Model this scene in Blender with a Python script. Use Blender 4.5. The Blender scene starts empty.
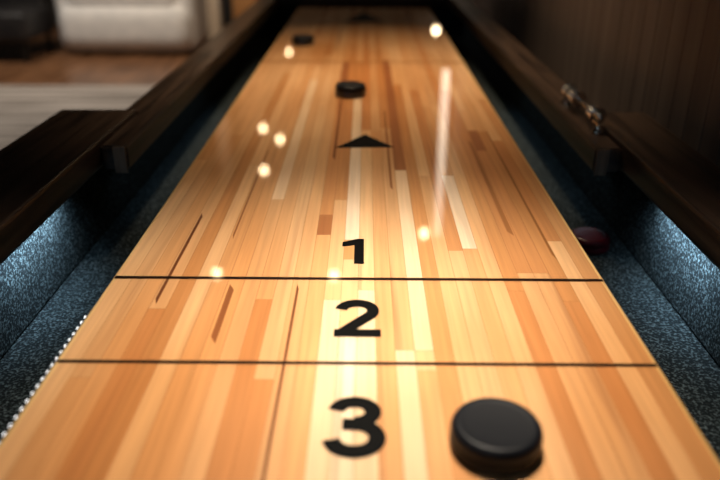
import bpy, bmesh, math, random
from mathutils import Vector, Matrix
random.seed(31)
Z0=0.80; H=0.345; F=715.0
CAM=Vector((0.0057,0,Z0+H))
R=(Matrix.Rotation(math.radians(0.36),3,'Z')@Matrix.Rotation(math.radians(90-24.8),3,'X')@Matrix.Rotation(math.radians(0.2),3,'Z'))
def ray(px,py): return (R@Vector(((px-360)/F,-(py-240)/F,-1))).normalized()
def G(px,py,z=Z0):
    d=ray(px,py); t=(z-CAM.z)/d.z; return CAM+d*t
def refl(px,py,z):
    d=ray(px,py); p=G(px,py); m=Vector((d.x,d.y,-d.z)); return p+m*((z-Z0)/m.z)
scene=bpy.context.scene; col=scene.collection

# ---------- materials ----------
def mat(name,base=(.5,.5,.5),rough=.5,metal=0,coat=0,coatr=.05,emit=None,es=0,spec=.5):
    m=bpy.data.materials.new(name); m.use_nodes=True
    b=m.node_tree.nodes['Principled BSDF']
    b.inputs['Base Color'].default_value=(*base,1); b.inputs['Roughness'].default_value=rough
    b.inputs['Metallic'].default_value=metal; b.inputs['Coat Weight'].default_value=coat
    b.inputs['Coat Roughness'].default_value=coatr; b.inputs['Specular IOR Level'].default_value=spec
    if emit:
        b.inputs['Emission Color'].default_value=(*emit,1); b.inputs['Emission Strength'].default_value=es
    return m
def noise_mat(name,c1,c2,scale=(1,1,1),nscale=5,rough=.5,detail=4,lo=.35,hi=.65,bump=0,coat=0,coatr=.1,spec=.5):
    m=mat(name,c1,rough,coat=coat,coatr=coatr,spec=spec); nt=m.node_tree; N=nt.nodes; L=nt.links; b=N['Principled BSDF']
    tc=N.new('ShaderNodeTexCoord'); mp=N.new('ShaderNodeMapping'); mp.inputs['Scale'].default_value=scale
    no=N.new('ShaderNodeTexNoise'); no.inputs['Scale'].default_value=nscale; no.inputs['Detail'].default_value=detail
    cr=N.new('ShaderNodeValToRGB'); cr.color_ramp.elements[0].position=lo; cr.color_ramp.elements[1].position=hi
    cr.color_ramp.elements[0].color=(*c1,1); cr.color_ramp.elements[1].color=(*c2,1)
    L.new(tc.outputs['Object'],mp.inputs[0]); L.new(mp.outputs[0],no.inputs['Vector']); L.new(no.outputs['Fac'],cr.inputs[0]); L.new(cr.outputs[0],b.inputs['Base Color'])
    if bump:
        bp=N.new('ShaderNodeBump'); bp.inputs['Strength'].default_value=bump; bp.inputs['Distance'].default_value=.002
        L.new(no.outputs['Fac'],bp.inputs['Height']); L.new(bp.outputs[0],b.inputs['Normal'])
    return m
M_rail=noise_mat('dark_rail_wood',(.016,.010,.008),(.080,.050,.035),(40,2,40),2,.28,6,bump=.3)
M_end=noise_mat('rail_end_grain',(.16,.11,.08),(.32,.23,.17),(60,60,8),2,.5,5,bump=.3)
M_carpet=noise_mat('speckled_gutter_carpet',(.003,.006,.008),(.13,.175,.195),(1,1,1),330,.95,3,.49,.82,bump=.8,spec=.2)
M_puck=mat('black_puck_plastic',(.004,.005,.008),.45,spec=.2)
M_puckm=mat('dark_puck_metal',(.10,.10,.11),.3,.9)
M_puckr=mat('maroon_puck_plastic',(.07,.004,.012),.3,spec=.35)
M_brass=mat('worn_chrome',(.86,.83,.79),.16,1)
M_beadd=mat('bead_dark',(.03,.02,.015),.3,.4)
M_ink=mat('black_ink',(.003,.003,.003),.6,coat=.5,coatr=.04,spec=.05)
M_line=mat('dark_brown_line_ink',(.014,.006,.003),.6,coat=.5,coatr=.04,spec=.05)
M_lineb=mat('faded_line_ink',(.25,.11,.035),.6,coat=.5,coatr=.04,spec=.05)
M_glint=mat('edge_glint_glow',(.8,.9,1),.4,emit=(.92,.93,.96),es=1.8)  # glow for the painted reflection dots on the board edge
M_stripbase=mat('led_or_added_tape',(.02,.022,.025),.5)
M_frame=mat('black_metal',(.02,.02,.02),.4,.6)

def board_material():
    m=mat('lacquered_maple_planks',(.7,.4,.15),.55,coat=1,coatr=.03,spec=.15); nt=m.node_tree; N=nt.nodes; L=nt.links; b=N['Principled BSDF']
    b.inputs['Coat IOR'].default_value=1.7
    at=N.new('ShaderNodeAttribute'); at.attribute_name='plank'
    tc=N.new('ShaderNodeTexCoord')
    off=N.new('ShaderNodeVectorMath'); off.operation='MULTIPLY_ADD'; off.inputs[1].default_value=(9,37,13)
    L.new(at.outputs['Color'],off.inputs[0]); L.new(tc.outputs['Object'],off.inputs[2])
    def nz(scale,dist,det,src):
        mp=N.new('ShaderNodeMapping'); mp.inputs['Scale'].default_value=scale; L.new(src,mp.inputs[0])
        no=N.new('ShaderNodeTexNoise'); no.inputs['Scale'].default_value=1; no.inputs['Detail'].default_value=det; no.inputs['Distortion'].default_value=dist
        L.new(mp.outputs[0],no.inputs['Vector']); return no.outputs['Fac']
    def rng(s,a,b_,c,d):
        r=N.new('ShaderNodeMapRange'); r.inputs[1].default_value=a; r.inputs[2].default_value=b_; r.inputs[3].default_value=c; r.inputs[4].default_value=d
        L.new(s,r.inputs[0]); return r.outputs[0]
    fine=rng(nz((220,6,20),.3,4,off.outputs[0]),.3,.72,1.06,.84)
    broad=rng(nz((5,1.6,1),.3,3,tc.outputs['Object']),.35,.68,0.0,1.0)
    streak=rng(nz((60,1.2,5),.4,3,off.outputs[0]),.64,.80,1.0,0.3)
    tint=N.new('ShaderNodeMix'); tint.data_type='RGBA'; tint.inputs[6].default_value=(.80,.66,.54,1); tint.inputs[7].default_value=(1.10,1.12,1.25,1)
    L.new(broad,tint.inputs[0])
    ml=N.new('ShaderNodeVectorMath'); ml.operation='MULTIPLY'; L.new(at.outputs['Color'],ml.inputs[0]); L.new(tint.outputs[2],ml.inputs[1])
    sc=N.new('ShaderNodeVectorMath'); sc.operation='SCALE'; L.new(ml.outputs[0],sc.inputs[0]); L.new(fine,sc.inputs['Scale'])
    mx=N.new('ShaderNodeMix'); mx.data_type='RGBA'; mx.inputs[6].default_value=(.28,.10,.036,1)
    L.new(streak,mx.inputs[0]); L.new(sc.outputs[0],mx.inputs[7]); L.new(mx.outputs[2],b.inputs['Base Color'])
    return m
M_board=board_material()

# ---------- mesh helpers ----------
def link(me_name,bm,mats,parent=None,smooth=False,loc=None):
    me=bpy.data.meshes.new(me_name); bm.normal_update(); bm.to_mesh(me); bm.free()
    for m in (mats if isinstance(mats,list) else [mats]): me.materials.append(m)
    if smooth:
        for p in me.polygons: p.use_smooth=True
    o=bpy.data.objects.new(me_name,me); col.objects.link(o)
    if loc is not None: o.location=loc
    if parent: o.parent=parent
    return o
def bbox(bm,x0,x1,y0,y1,z0,z1,bev=.0,seg=2):
    r=bmesh.ops.create_cube(bm,size=1); vs=r['verts']
    for v in vs: v.co=Vector(((x0+x1)/2+v.co.x*(x1-x0),(y0+y1)/2+v.co.y*(y1-y0),(z0+z1)/2+v.co.z*(z1-z0)))
    if bev:
        es=list({e for v in vs for e in v.link_edges})
        bmesh.ops.bevel(bm,geom=es,offset=bev,segments=seg,affect='EDGES',profile=.6)
def box(name,x0,x1,y0,y1,z0,z1,m,parent=None,bev=.003,seg=2):
    bm=bmesh.new(); bbox(bm,min(x0,x1),max(x0,x1),y0,y1,z0,z1,bev,seg); return link(name,bm,m,parent)
def lathe(bm,prof,seg=48,axis='Z',origin=(0,0,0)):
    rings=[]
    o=Vector(origin)
    for r,z in prof:
        ring=[]
        if r<1e-6:
            c=Vector((0,0,z)) if axis=='Z' else Vector((0,z,0))
            ring=[bm.verts.new(o+c)]
        else:
            for i in range(seg):
                a=2*math.pi*i/seg; u,v=r*math.cos(a),r*math.sin(a)
                c=Vector((u,v,z)) if axis=='Z' else Vector((v,z,u))
                ring.append(bm.verts.new(o+c))
        rings.append(ring)
    for a,b in zip(rings,rings[1:]):
        for i in range(seg):
            j=(i+1)%seg
            if len(a)==1 and len(b)==1: continue
            if len(a)==1: bm.faces.new((a[0],b[i],b[j]))
            elif len(b)==1: bm.faces.new((a[i],a[j],b[0]))
            else: bm.faces.new((a[i],a[j],b[j],b[i]))
    bmesh.ops.recalc_face_normals(bm,faces=bm.faces)
def empty(name,loc,label=None,cat=None):
    e=bpy.data.objects.new(name,None); e.location=loc; e.empty_display_size=.1; col.objects.link(e)
    if label: e['label']=label
    if cat: e['category']=cat
    return e
def setp(o,parent):
    o.parent=parent; o.matrix_parent_inverse=Matrix.Translation(-parent.location)

# ---------- table ----------
table=empty('shuffleboard_table',(0,0,0),'long shuffleboard table with glossy maple plank board and dark carpeted gutters','shuffleboard table')
YN=.31; YF=G(365,8).y; HW=.255
NS=30; xin=HW-.006; pitch=2*xin/NS
pal=[((.74,.41,.175),5),((.80,.48,.225),4),((.70,.365,.145),4.5),((.62,.29,.10),2.2),((.76,.43,.19),5)]
def rnd():
    t=random.uniform(0,sum(w for _,w in pal)); 
    for c,w in pal:
        t-=w
        if t<=0: break
    k=random.uniform(.95,1.05); return tuple(min(1,a*k) for a in c)
D2=(.40,.155,.052); O1=(.61,.275,.095); P1=(.90,.68,.44); P2=(.85,.59,.34)
over=[(336,62,235,D2),(343,110,200,O1),(330,90,215,O1),(354,95,240,P1),(368,30,130,O1),(396,60,190,D2),(432,90,250,O1),
 (463,175,248,P1),(480,90,235,O1),(492,130,272,O1),(505,130,272,D2),(514,150,272,O1),(523,140,240,O1),(405,170,350,P2),(325,300,480,P2),(375,290,480,P2),(245,380,480,O1),(232,300,480,O1),(120,310,480,O1),(620,300,480,O1),(345,330,480,P1),(410,350,480,P2),(292,80,200,P2),(560,290,480,O1)]  # pale planks; those at the near centre also paint in lacquer sheen
ov={}
for x,a,b,c in over:
    w=G(x,(a+b)/2); s=int((w.x+xin)/pitch)
    if 0<=s<NS: ov.setdefault(s,[]).append((G(360,min(b,478)).y if b<478 else YN,G(360,a).y,c))
bm=bmesh.new(); cl=bm.loops.layers.float_color.new('plank')
def quad(p,c,sm=False):
    f=bm.faces.new([bm.verts.new(q) for q in p]); f.smooth=sm
    for l in f.loops: l[cl]=(*c,1)
for s in range(NS):
    x0=-xin+s*pitch; x1=x0+pitch
    segs=[]
    y=YN-random.uniform(0,.9)
    while y<YF:
        ln=random.uniform(.6,1.8); 
        if y+ln>YN: segs.append([max(y,YN),min(y+ln,YF),rnd()])
        y+=ln
    for a,b,c in ov.get(s,[]):
        new=[]
        for q in segs:
            if q[1]<=a or q[0]>=b: new.append(q); continue
            if q[0]<a: new.append([q[0],a,q[2]])
            if q[1]>b: new.append([b,q[1],q[2]])
        new.append([a,b,c]); segs=sorted(new,key=lambda q:q[0])
    g=.00018
    for a,b,c in segs:
        if b-a<.002: continue
        quad([(x0+g,a+g,Z0),(x1-g,a+g,Z0),(x1-g,b-g,Z0),(x0+g,b-g,Z0)],c)
# dark straight strips and seams following the planks: (x px, y px near, y px far, width, colour)
for x,yn,yf,wd,c in [(178,306,214,.0035,(.17,.055,.016)),(222,345,285,.006,(.30,.11,.034)),(281,478,284,.0026,(.19,.065,.02)),(250,240,150,.0022,(.34,.14,.045)),(338,160,92,.005,(.26,.09,.026)),(388,190,110,.0035,(.30,.11,.03)),(520,258,130,.0028,(.33,.13,.035)),(490,235,140,.006,(.38,.15,.045))]:
    m_=G(x,(yn+yf)/2); ya=G(360,yn).y if yn<478 else YN; yb=G(360,yf).y
    q=.012
    quad([(m_.x-wd/2,ya+q,Z0+.00015),(m_.x+wd/2,ya,Z0+.00015),(m_.x+wd/2,yb-q,Z0+.00015),(m_.x-wd/2,yb,Z0+.00015)],c)
quad([(-xin,YN,Z0-.0002),(xin,YN,Z0-.0002),(xin,YF,Z0-.0002),(-xin,YF,Z0-.0002)],(.30,.12,.035))
ZB=Z0-.108
prof=[(xin,Z0)]+[(xin+.006*math.sin(a),Z0-.006+.006*math.cos(a)) for a in [math.pi/2*i/6 for i in range(1,7)]]+[(HW,ZB)]
for sg in (-1,1):
    for (xa,za),(xb,zb) in zip(prof,prof[1:]):
        p=[(sg*xa,YN,za),(sg*xb,YN,zb),(sg*xb,YF,zb),(sg*xa,YF,za)]
        quad(p if sg<0 else p[::-1],(.95,.66,.28) ,True)
for yy in (YN,YF):
    quad([(-HW,yy,ZB),(HW,yy,ZB),(HW,yy,Z0-.006),(-HW,yy,Z0-.006)],(.5,.25,.1))
    quad([(-HW,yy,Z0-.006),(HW,yy,Z0-.006),(xin,yy,Z0),(-xin,yy,Z0)],(.5,.25,.1))
quad([(-HW,YN,ZB),(-HW,YF,ZB),(HW,YF,ZB),(HW,YN,ZB)],(.4,.2,.08))
board=link('playing_board',bm,M_board,table)
ZM=Z0+.0004
def flat(name,polys,m):
    b=bmesh.new()
    for i,p in enumerate(polys):
        b.faces.new([b.verts.new((x,y,ZM+.000004*i)) for x,y in p])
    b.normal_update()
    for f in b.faces:
        if f.normal.z<0: f.normal_flip()
    return link(name,b,m,board)
def hline(y,w,m):
    return flat('zone_line',[[(-HW+.004,y-w/2),(HW-.004,y-w/2),(HW-.004,y+w/2),(-HW+.004,y+w/2)]],m)
hline(G(360,279).y,.0056,M_line); hline(G(360,363.5).y,.0044,M_line); hline(G(360,62).y,.012,M_lineb)
hline(G(360,24).y,.016,M_lineb)
a=G(335,148); b=G(394,147.5); c=G(365,134.5)
flat('triangle_marking',[[(a.x,a.y),(b.x,b.y),(c.x,c.y)]],M_ink)
a=G(344,22); b=G(384,22); c=G(364,12)
flat('triangle_marking',[[(a.x,a.y),(b.x,b.y),(c.x,c.y)]],M_ink)
def stroke(pts,w):
    polys=[]; n=len(pts); P=[Vector(p) for p in pts]; L=[];Rr=[]
    for i in range(n):
        t=(P[min(i+1,n-1)]-P[max(i-1,0)]).normalized(); nrm=Vector((-t.y,t.x))
        L.append(P[i]+nrm*w/2); Rr.append(P[i]-nrm*w/2)
    for i in range(n-1): polys.append([L[i],Rr[i],Rr[i+1],L[i+1]])
    return polys
def arc(cx,cy,rx,ry,a0,a1,n=32):
    return [(cx+rx*math.cos(math.radians(a0+(a1-a0)*i/n)),cy+ry*math.sin(math.radians(a0+(a1-a0)*i/n))) for i in range(n+1)]
def place(name,polys,px0,px1,py0,py1):
    y0=G((px0+px1)/2,py1).y; y1=G((px0+px1)/2,py0).y
    mid=G((px0+px1)/2,(py0+py1)/2).x; wa=(G(px1,(py0+py1)/2).x-G(px0,(py0+py1)/2).x)
    xs=[p[0] for q in polys for p in q]; ys=[p[1] for q in polys for p in q]
    u0,u1,v0,v1=min(xs),max(xs),min(ys),max(ys)
    out=[[(mid+((p[0]-u0)/(u1-u0)-.5)*wa,y0+(p[1]-v0)/(v1-v0)*(y1-y0)) for p in q] for q in polys]
    return flat(name,out,M_ink)
one=[[(.30,0),(.54,0),(.54,1),(.30,.9)],[(.30,.9),(.54,1),(.38,1)],[(.30,.73),(.30,.9),(.38,1),(.0,.86),(.0,.67)]]
place('number_marking',one,342,364,239,264)
two=stroke(arc(.36,.69,.27,.215,172,-36)+[(.11,.09)],.205)+[[(.0,0),(.75,0),(.75,.185),(.0,.185)]]
place('number_marking',two,334.5,380.5,300,337)
three=stroke(arc(.34,.735,.22,.18,172,-90),.20)+stroke(arc(.34,.30,.265,.22,90,-172),.20)+[[(.20,.42),(.36,.42),(.36,.62),(.20,.62)]]
place('number_marking',three,323,386,397,459)

# cradle
YC0=.16; YC1=YF+.14; XW=.395
box('gutter_floor',-.415,.415,YC0,YC1,Z0-.128,Z0-.110,M_carpet,table)
for s in (-1,1):
    box('gutter_wall',s*XW,s*.415,YC0,YC1,Z0-.109,Z0-.001,M_carpet,table)
for y in (YC0,YC1-.02):
    box('end_wall',-XW+.001,XW-.001,y,y+.02,Z0-.109,Z0-.001,M_carpet,table)
yr=G(130,170,Z0).y; yp=G(92,110,Z0+.040).y
for s in (-1,1):
    b2=bmesh.new()
    x_in,x_mid,x_out=.336,.3745,.402
    pl=[(x_in,yr),(x_mid,yr),(x_mid,yp+.001),(x_out,yp+.001),(x_out,YC1),(x_in,YC1)]
    lo=[b2.verts.new((s*x,y,Z0)) for x,y in pl]; hi=[b2.verts.new((s*x,y,Z0+.036)) for x,y in pl]
    b2.faces.new(lo); b2.faces.new(hi[::-1])
    for i in range(6):
        j=(i+1)%6; b2.faces.new((lo[i],hi[i],hi[j],lo[j]))
    bmesh.ops.recalc_face_normals(b2,faces=b2.faces)
    bmesh.ops.bevel(b2,geom=list(b2.edges),offset=.0025,segments=2,affect='EDGES')
    rl=link('side_rail',b2,M_rail,table)
    box('rail_end_cap',s*.338,s*.356,yr-.003,yr-.0001,Z0-.004,Z0+.036,M_end,rl,.001)
    xo=.50 if s<0 else .470
    box('arm_rest',s*.3755,s*xo,YC0-.05,yp,Z0+.004,Z0+.042,M_rail,table,.004)
    box('side_panel',s*.416,s*.44,YC0,YC1,Z0-.20,Z0+.003,M_rail,table,.003)
box('end_rail',-.335,.335,YC1-.06,YC1,Z0+.001,Z0+.034,M_rail,table)
for s in (-1,1):
    for y in (YC0+.25,YC1-.45):
        b2=bmesh.new(); bbox(b2,s*.32-.06,s*.32+.06,y,y+.12,.0,Z0-.129,.006)
        for v in b2.verts:
            k=.72+.28*(v.co.z/(Z0-.129)); v.co.x=s*.32+(v.co.x-s*.32)*k; v.co.y=y+.06+(v.co.y-y-.06)*k
        link('leg',b2,M_rail,table)
def strip_light(s,x,y,L,z,en,dx):
    ld=bpy.data.lights.new('led_or_added_light','AREA'); ld.shape='RECTANGLE'; ld.size=L; ld.size_y=.006; ld.energy=en; ld.color=(.62,.85,1)
    lo=bpy.data.objects.new('led_or_added_light',ld); col.objects.link(lo)
    lo.location=(s*x,y,z)
    d=Vector((s*dx,0,-.78)).normalized(); ld.spread=math.radians(130)
    zz=-d; xx=Vector((0,1,0)); yy=zz.cross(xx)
    lo.rotation_euler=Matrix((xx,yy,zz)).transposed().to_euler()
for s in (-1,1):
    st=box('led_or_added_strip',s*.384,s*.392,.68,.90,Z0-.0,Z0+.004,M_stripbase,table,.0)
    strip_light(s,.366,.78,.16,Z0+.001,.33,.62)
    box('led_or_added_strip',s*.376,s*.384,yr+.05,yr+.9,Z0-.004,Z0-.0002,M_stripbase,table,.0)  # added strip under the far rail
    strip_light(s,.372,yr+.42,.7,Z0-.006,.06,-.35)  # added weak cool light so the carpet glow falls off gradually
st=box('led_or_added_strip',-.2562,-.2552,.36,.60,Z0-.007,Z0-.004,M_stripbase,table,0)  # added carrier for the painted edge glints, not a real light strip
b2=bmesh.new(); n=23
for i in range(n):
    y=.365+.215*i/(n-1); bbox(b2,-.2576,-.2563,y-.0016,y+.0016,Z0-.0060,Z0-.0044,0)
o=link('edge_glint',b2,M_glint,st); o['kind']='stuff'  # glowing boxes stand in for light dots reflected along the board edge

def score():
    a=G(563,103,Z0+.036); b=G(601,133,Z0+.036); xm=(a.x+b.x)/2; ya=a.y; yb=b.y; zr=Z0+.036
    e=empty('score_counter',(xm,yb,zr)); setp(e,table)
    zz=zr+.024
    for y in (yb,ya):
        b2=bmesh.new(); lathe(b2,[(0,0),(.010,0),(.010,.003),(.005,.006),(.0045,.020),(.006,.022),(.006,.029),(.004,.031),(0,.031)],24,'Z',(xm,y,zr))
        o=link('post',b2,M_brass,None,True); setp(o,e)
    b2=bmesh.new(); L=ya-yb
    lathe(b2,[(0,-.008),(.003,-.008),(.003,L+.008),(0,L+.008)],16,'Y',(xm,yb,zz)); o=link('rod',b2,M_brass,None,True); setp(o,e)
    ys=[ya-.012-.0115*i for i in range(6)]+[yb+.013+.0115*i for i in range(2)]
    for i,y in enumerate(ys):
        b2=bmesh.new(); lathe(b2,[(.003,-.0054),(.0115,-.0054),(.0130,-.0042),(.0130,-.0016),(.0112,-.0008),(.0112,.0008),(.0130,.0016),(.0130,.0042),(.0115,.0054),(.003,.0054)],28,'Y',(xm,y,zz))
        o=link('bead',b2,M_beadd if i in (2,) else M_brass,None,False); setp(o,e)
score()

# ---------- pucks ----------
def puck(p,capm,bodym,label,r=.0315,h=1):
    e=empty('shuffleboard_puck',p,label,'puck'); e['group']='shuffleboard pucks'
    b2=bmesh.new(); lathe(b2,[(0,.0),(r-.004,0),(r-.001,.001),(r,.003),(r,.0085*h),(r-.0008,.0095*h),(r-.0008,.0105*h)],64); link('puck_base',b2,bodym,e,True)
    b2=bmesh.new(); lathe(b2,[(r-.0010,.0105*h),(r,.0113*h),(r+.0001,.0145*h),(r-.0006,.0175*h),(r-.0020,.0200*h),(r-.0040,.0214*h),(r-.0058,.0217*h),(r-.0076,.0213*h),(r-.010,.0210*h),(0,.0210*h)],64); link('puck_cap',b2,capm,e,True)
    return e
t=G(497,423,Z0+.020); puck((t.x,t.y,Z0+.0006),M_puck,M_puck,'black round puck resting beside the number three',.0322,.92)
t=G(350.5,84,Z0+.0235); puck((t.x,t.y,Z0+.0006),M_puck,M_puckm,'black puck with dark metal base beyond the triangle marking',h=1.1)
t=G(303,36,Z0+.0235); puck((t.x,t.y,Z0+.0006),M_puck,M_puckm,'black puck near the edge at the far zones',h=1.1)
t=G(590,235,Z0-.09); puck((t.x,t.y,Z0-.1098),M_puckr,M_puckr,'dark red puck lying in the carpeted gutter',.0295)

# ---------- room ----------
def struct(o): o['kind']='structure'; return o
M_floor=noise_mat('room_floor_wood',(.10,.045,.02),(.24,.115,.055),(8,1,1),2,.3,4)
M_wallr=noise_mat('dark_wood_panelling',(.095,.072,.062),(.135,.105,.092),(1,12,.8),2,.6,3)
M_walll=mat('dark_wall',(.03,.027,.025),.8)
M_ceil=mat('ceiling_paint',(.06,.05,.042),.9)
struct(box('floor',-5,.52,-1.5,8,-.1,0,M_floor,None,0))
b2=bmesh.new(); y=-1.5
while y<8:
    bbox(b2,.50,.52,y,y+.0595,0,3.4,.0015,1); y+=.06
bbox(b2,.515,.60,-1.5,8,0,3.4,0)
struct(link('wall_right',b2,M_wallr))
struct(box('wall_left',-5.1,-5,-1.5,8,0,3.4,M_walll,None,0))
struct(box('ceiling',-5.1,.60,-1.5,8.1,3.4,3.5,M_ceil,None,0))
struct(box('wall_far',-5,.499,8,8.1,0,3.4,M_walll,None,0))
M_rug=noise_mat('pale_striped_rug',(.19,.165,.145),(.40,.355,.32),(1,14,1),1,.95,1,.45,.55)
g1=G(165,86,.01)
rug=box('area_rug',-3.6,g1.x,3.3,g1.y,.0,.012,M_rug,None,.004); rug['label']='pale grey striped flat woven rug on the wood floor'; rug['category']='rug'
M_sofa=noise_mat('off_white_upholstery',(.62,.62,.62),(.72,.71,.70),(1,1,1),12,.9,3)
a=G(57,57,0); b=G(197,57,0); y0=a.y
sofa=empty('armchair',((a.x+b.x)/2,y0+.4,0),'off-white rounded upholstered armchair standing on wood floor','armchair')
def sp(name,x0,x1,ya,yb,z0,z1,m=M_sofa,bev=.05):
    b2=bmesh.new(); bbox(b2,x0,x1,ya,yb,z0,z1,bev,8); o=link(name,b2,m,None,True); setp(o,sofa)
ax,bx=a.x,b.x
sp('seat_base',ax+.02,bx-.02,y0+.0,y0+.8,.03,.44,bev=.18)
sp('seat_cushion',ax+.13,bx-.15,y0+.04,y0+.65,.40,.54,bev=.06)
sp('armrest',ax,ax+.24,y0+.08,y0+.85,.03,.66,bev=.115); sp('armrest',bx-.24,bx,y0+.08,y0+.85,.03,.66,bev=.115)
sp('backrest',ax+.05,bx-.05,y0+.68,y0+.95,.2,.90,bev=.12)
for x in (ax+.2,bx-.2):
    for y in (y0+.2,y0+.66): sp('foot',x-.025,x+.025,y-.025,y+.025,0,.06,M_frame,.004)
a=G(-60,64,0); b=G(46,64,0)
M_dk=noise_mat('dark_leather',(.008,.008,.010),(.022,.020,.020),(1,1,1),8,.5,3)
bench=empty('lounge_chair',((a.x+b.x)/2,a.y,0),'dark leather lounge chair with slim metal legs','chair')
def bp_(name,x0,x1,ya,yb,z0,z1,m,bev=.03):
    b2=bmesh.new(); bbox(b2,x0,x1,ya,yb,z0,z1,bev,4); o=link(name,b2,m,None,True); setp(o,bench)
bx2=min(b.x,ax-.08)
bp_('seat',a.x,bx2,a.y,a.y+.6,.17,.40,M_dk,.05)
bp_('backrest',a.x+.02,bx2-.02,a.y+.48,a.y+.62,.36,.85,M_dk,.04)
for x in (a.x+.05,bx2-.05):
    for y in (a.y+.05,a.y+.52): bp_('leg',x-.018,x+.018,y-.018,y+.018,0,.19,M_frame,.003)
M_post=mat('pale_timber',(.62,.54,.45),.6); M_post2=mat('amber_timber',(.55,.27,.10),.5)
a=G(209,45,0); b=G(222,45,0)
struct(box('trim_1',a.x,b.x,a.y,a.y+.12,0,3.4,M_post,None,.006))
a=G(234,30,0); b=G(260,30,0)
struct(box('trim_2',a.x,b.x,a.y,a.y+.10,0,3.4,M_post2,None,.006))

YL=3.9; d=ray(443,130); m=Vector((d.x,d.y,0)); p=CAM+m*((YL-CAM.y)/m.y); xl=p.x
M_tube=mat('linear_lamp_glass',(.9,.9,.9),.3,emit=(1,.86,.68),es=2.4)
wl=empty('wall_light',(.49,YL,1.2),'slim vertical linear lamp fixed to dark wood panelling','wall light')
o=box('lamp_tube',xl-.020,xl+.020,YL-.02,YL+.02,1.24,2.22,M_tube,None,.008); setp(o,wl)
o=box('bracket',xl-.02,.4995,YL+.021,YL+.04,1.20,2.26,M_frame,None,.002); setp(o,wl)

M_bulb=mat('warm_bulb',(1,.8,.5),.2,emit=(1,.70,.40),es=20)
spots=[(263,128,2.35),(280,139,2.3),(264,170,2.35),(424,233,2.25),(217,273,2.4),(334,275,2.4),(289,52,1.75),(436,30,1.10)]
for i,(x,y,z) in enumerate(spots):
    p=refl(x,y,z)
    if p.x>.45: p.x=.45
    e=empty('pendant_lamp',p,'small warm glowing bulb hanging on a black cord','pendant lamp'); e['group']='warm pendant bulbs'
    r=.026 if i not in (6,7) else .018
    b2=bmesh.new(); lathe(b2,[(0,-r),(r*.5,-r*.87),(r*.87,-r*.5),(r,0),(r*.87,r*.5),(r*.55,r*.95),(.013,r*1.3),(.013,r*1.5)],24); link('bulb',b2,M_bulb,e,True)
    b2=bmesh.new(); lathe(b2,[(0,r*1.2),(.016,r*1.2),(.018,r*1.2+.04),(.006,r*1.2+.055),(0,r*1.2+.055)],20); link('socket',b2,M_frame,e,True)
    b2=bmesh.new(); lathe(b2,[(.003,r*1.2+.05),(.003,3.4-p.z)],8); link('cord',b2,M_frame,e,True)

# ---------- lights ----------
def area(name,loc,target,sx,sy,en,c,spread=180):
    l=bpy.data.lights.new(name,'AREA'); l.shape='ELLIPSE'; l.size=sx; l.size_y=sy; l.energy=en; l.color=c; l.spread=math.radians(spread)
    o=bpy.data.objects.new(name,l); col.objects.link(o); o.location=loc
    o.rotation_euler=(Vector(target)-Vector(loc)).to_track_quat('-Z','Y').to_euler(); return o
area('overhead_lamp',(.03,.80,Z0+1.2),(.02,.56,Z0),.16,.3,2.1,(1,.87,.70),40)
area('overhead_lamp',(.03,1.75,Z0+1.5),(.02,1.65,Z0),.16,.16,3.9,(1,.75,.48),60)
area('lounge_fill',(-2.6,4.6,3.2),(-2.4,5,0),1.2,1.2,38,(1,.90,.78),120)
area('lounge_fill',(-1.1,4.9,2.6),(-1.4,7,.3),.4,.4,15,(1,.78,.55),120)  # added unseen warm light to brighten the timber posts and armchair
area('cool_fill',(-.9,-.6,Z0+1.3),(0,1,Z0-.1),.8,.8,1.3,(.7,.86,1))
w=bpy.data.worlds.new('World'); scene.world=w; w.use_nodes=True
w.node_tree.nodes['Background'].inputs[0].default_value=(.35,.55,.7,1); w.node_tree.nodes['Background'].inputs[1].default_value=.03

cd=bpy.data.cameras.new('camera'); cam=bpy.data.objects.new('camera',cd); col.objects.link(cam)
cam.matrix_world=Matrix.Translation(CAM)@R.to_4x4()
cd.sensor_width=36; cd.lens=35.75; cd.clip_start=.01
cd.dof.use_dof=True; cd.dof.focus_distance=.80; cd.dof.aperture_fstop=2.8
scene.camera=cam
scene.view_settings.view_transform='Standard'
scene.view_settings.exposure=.0
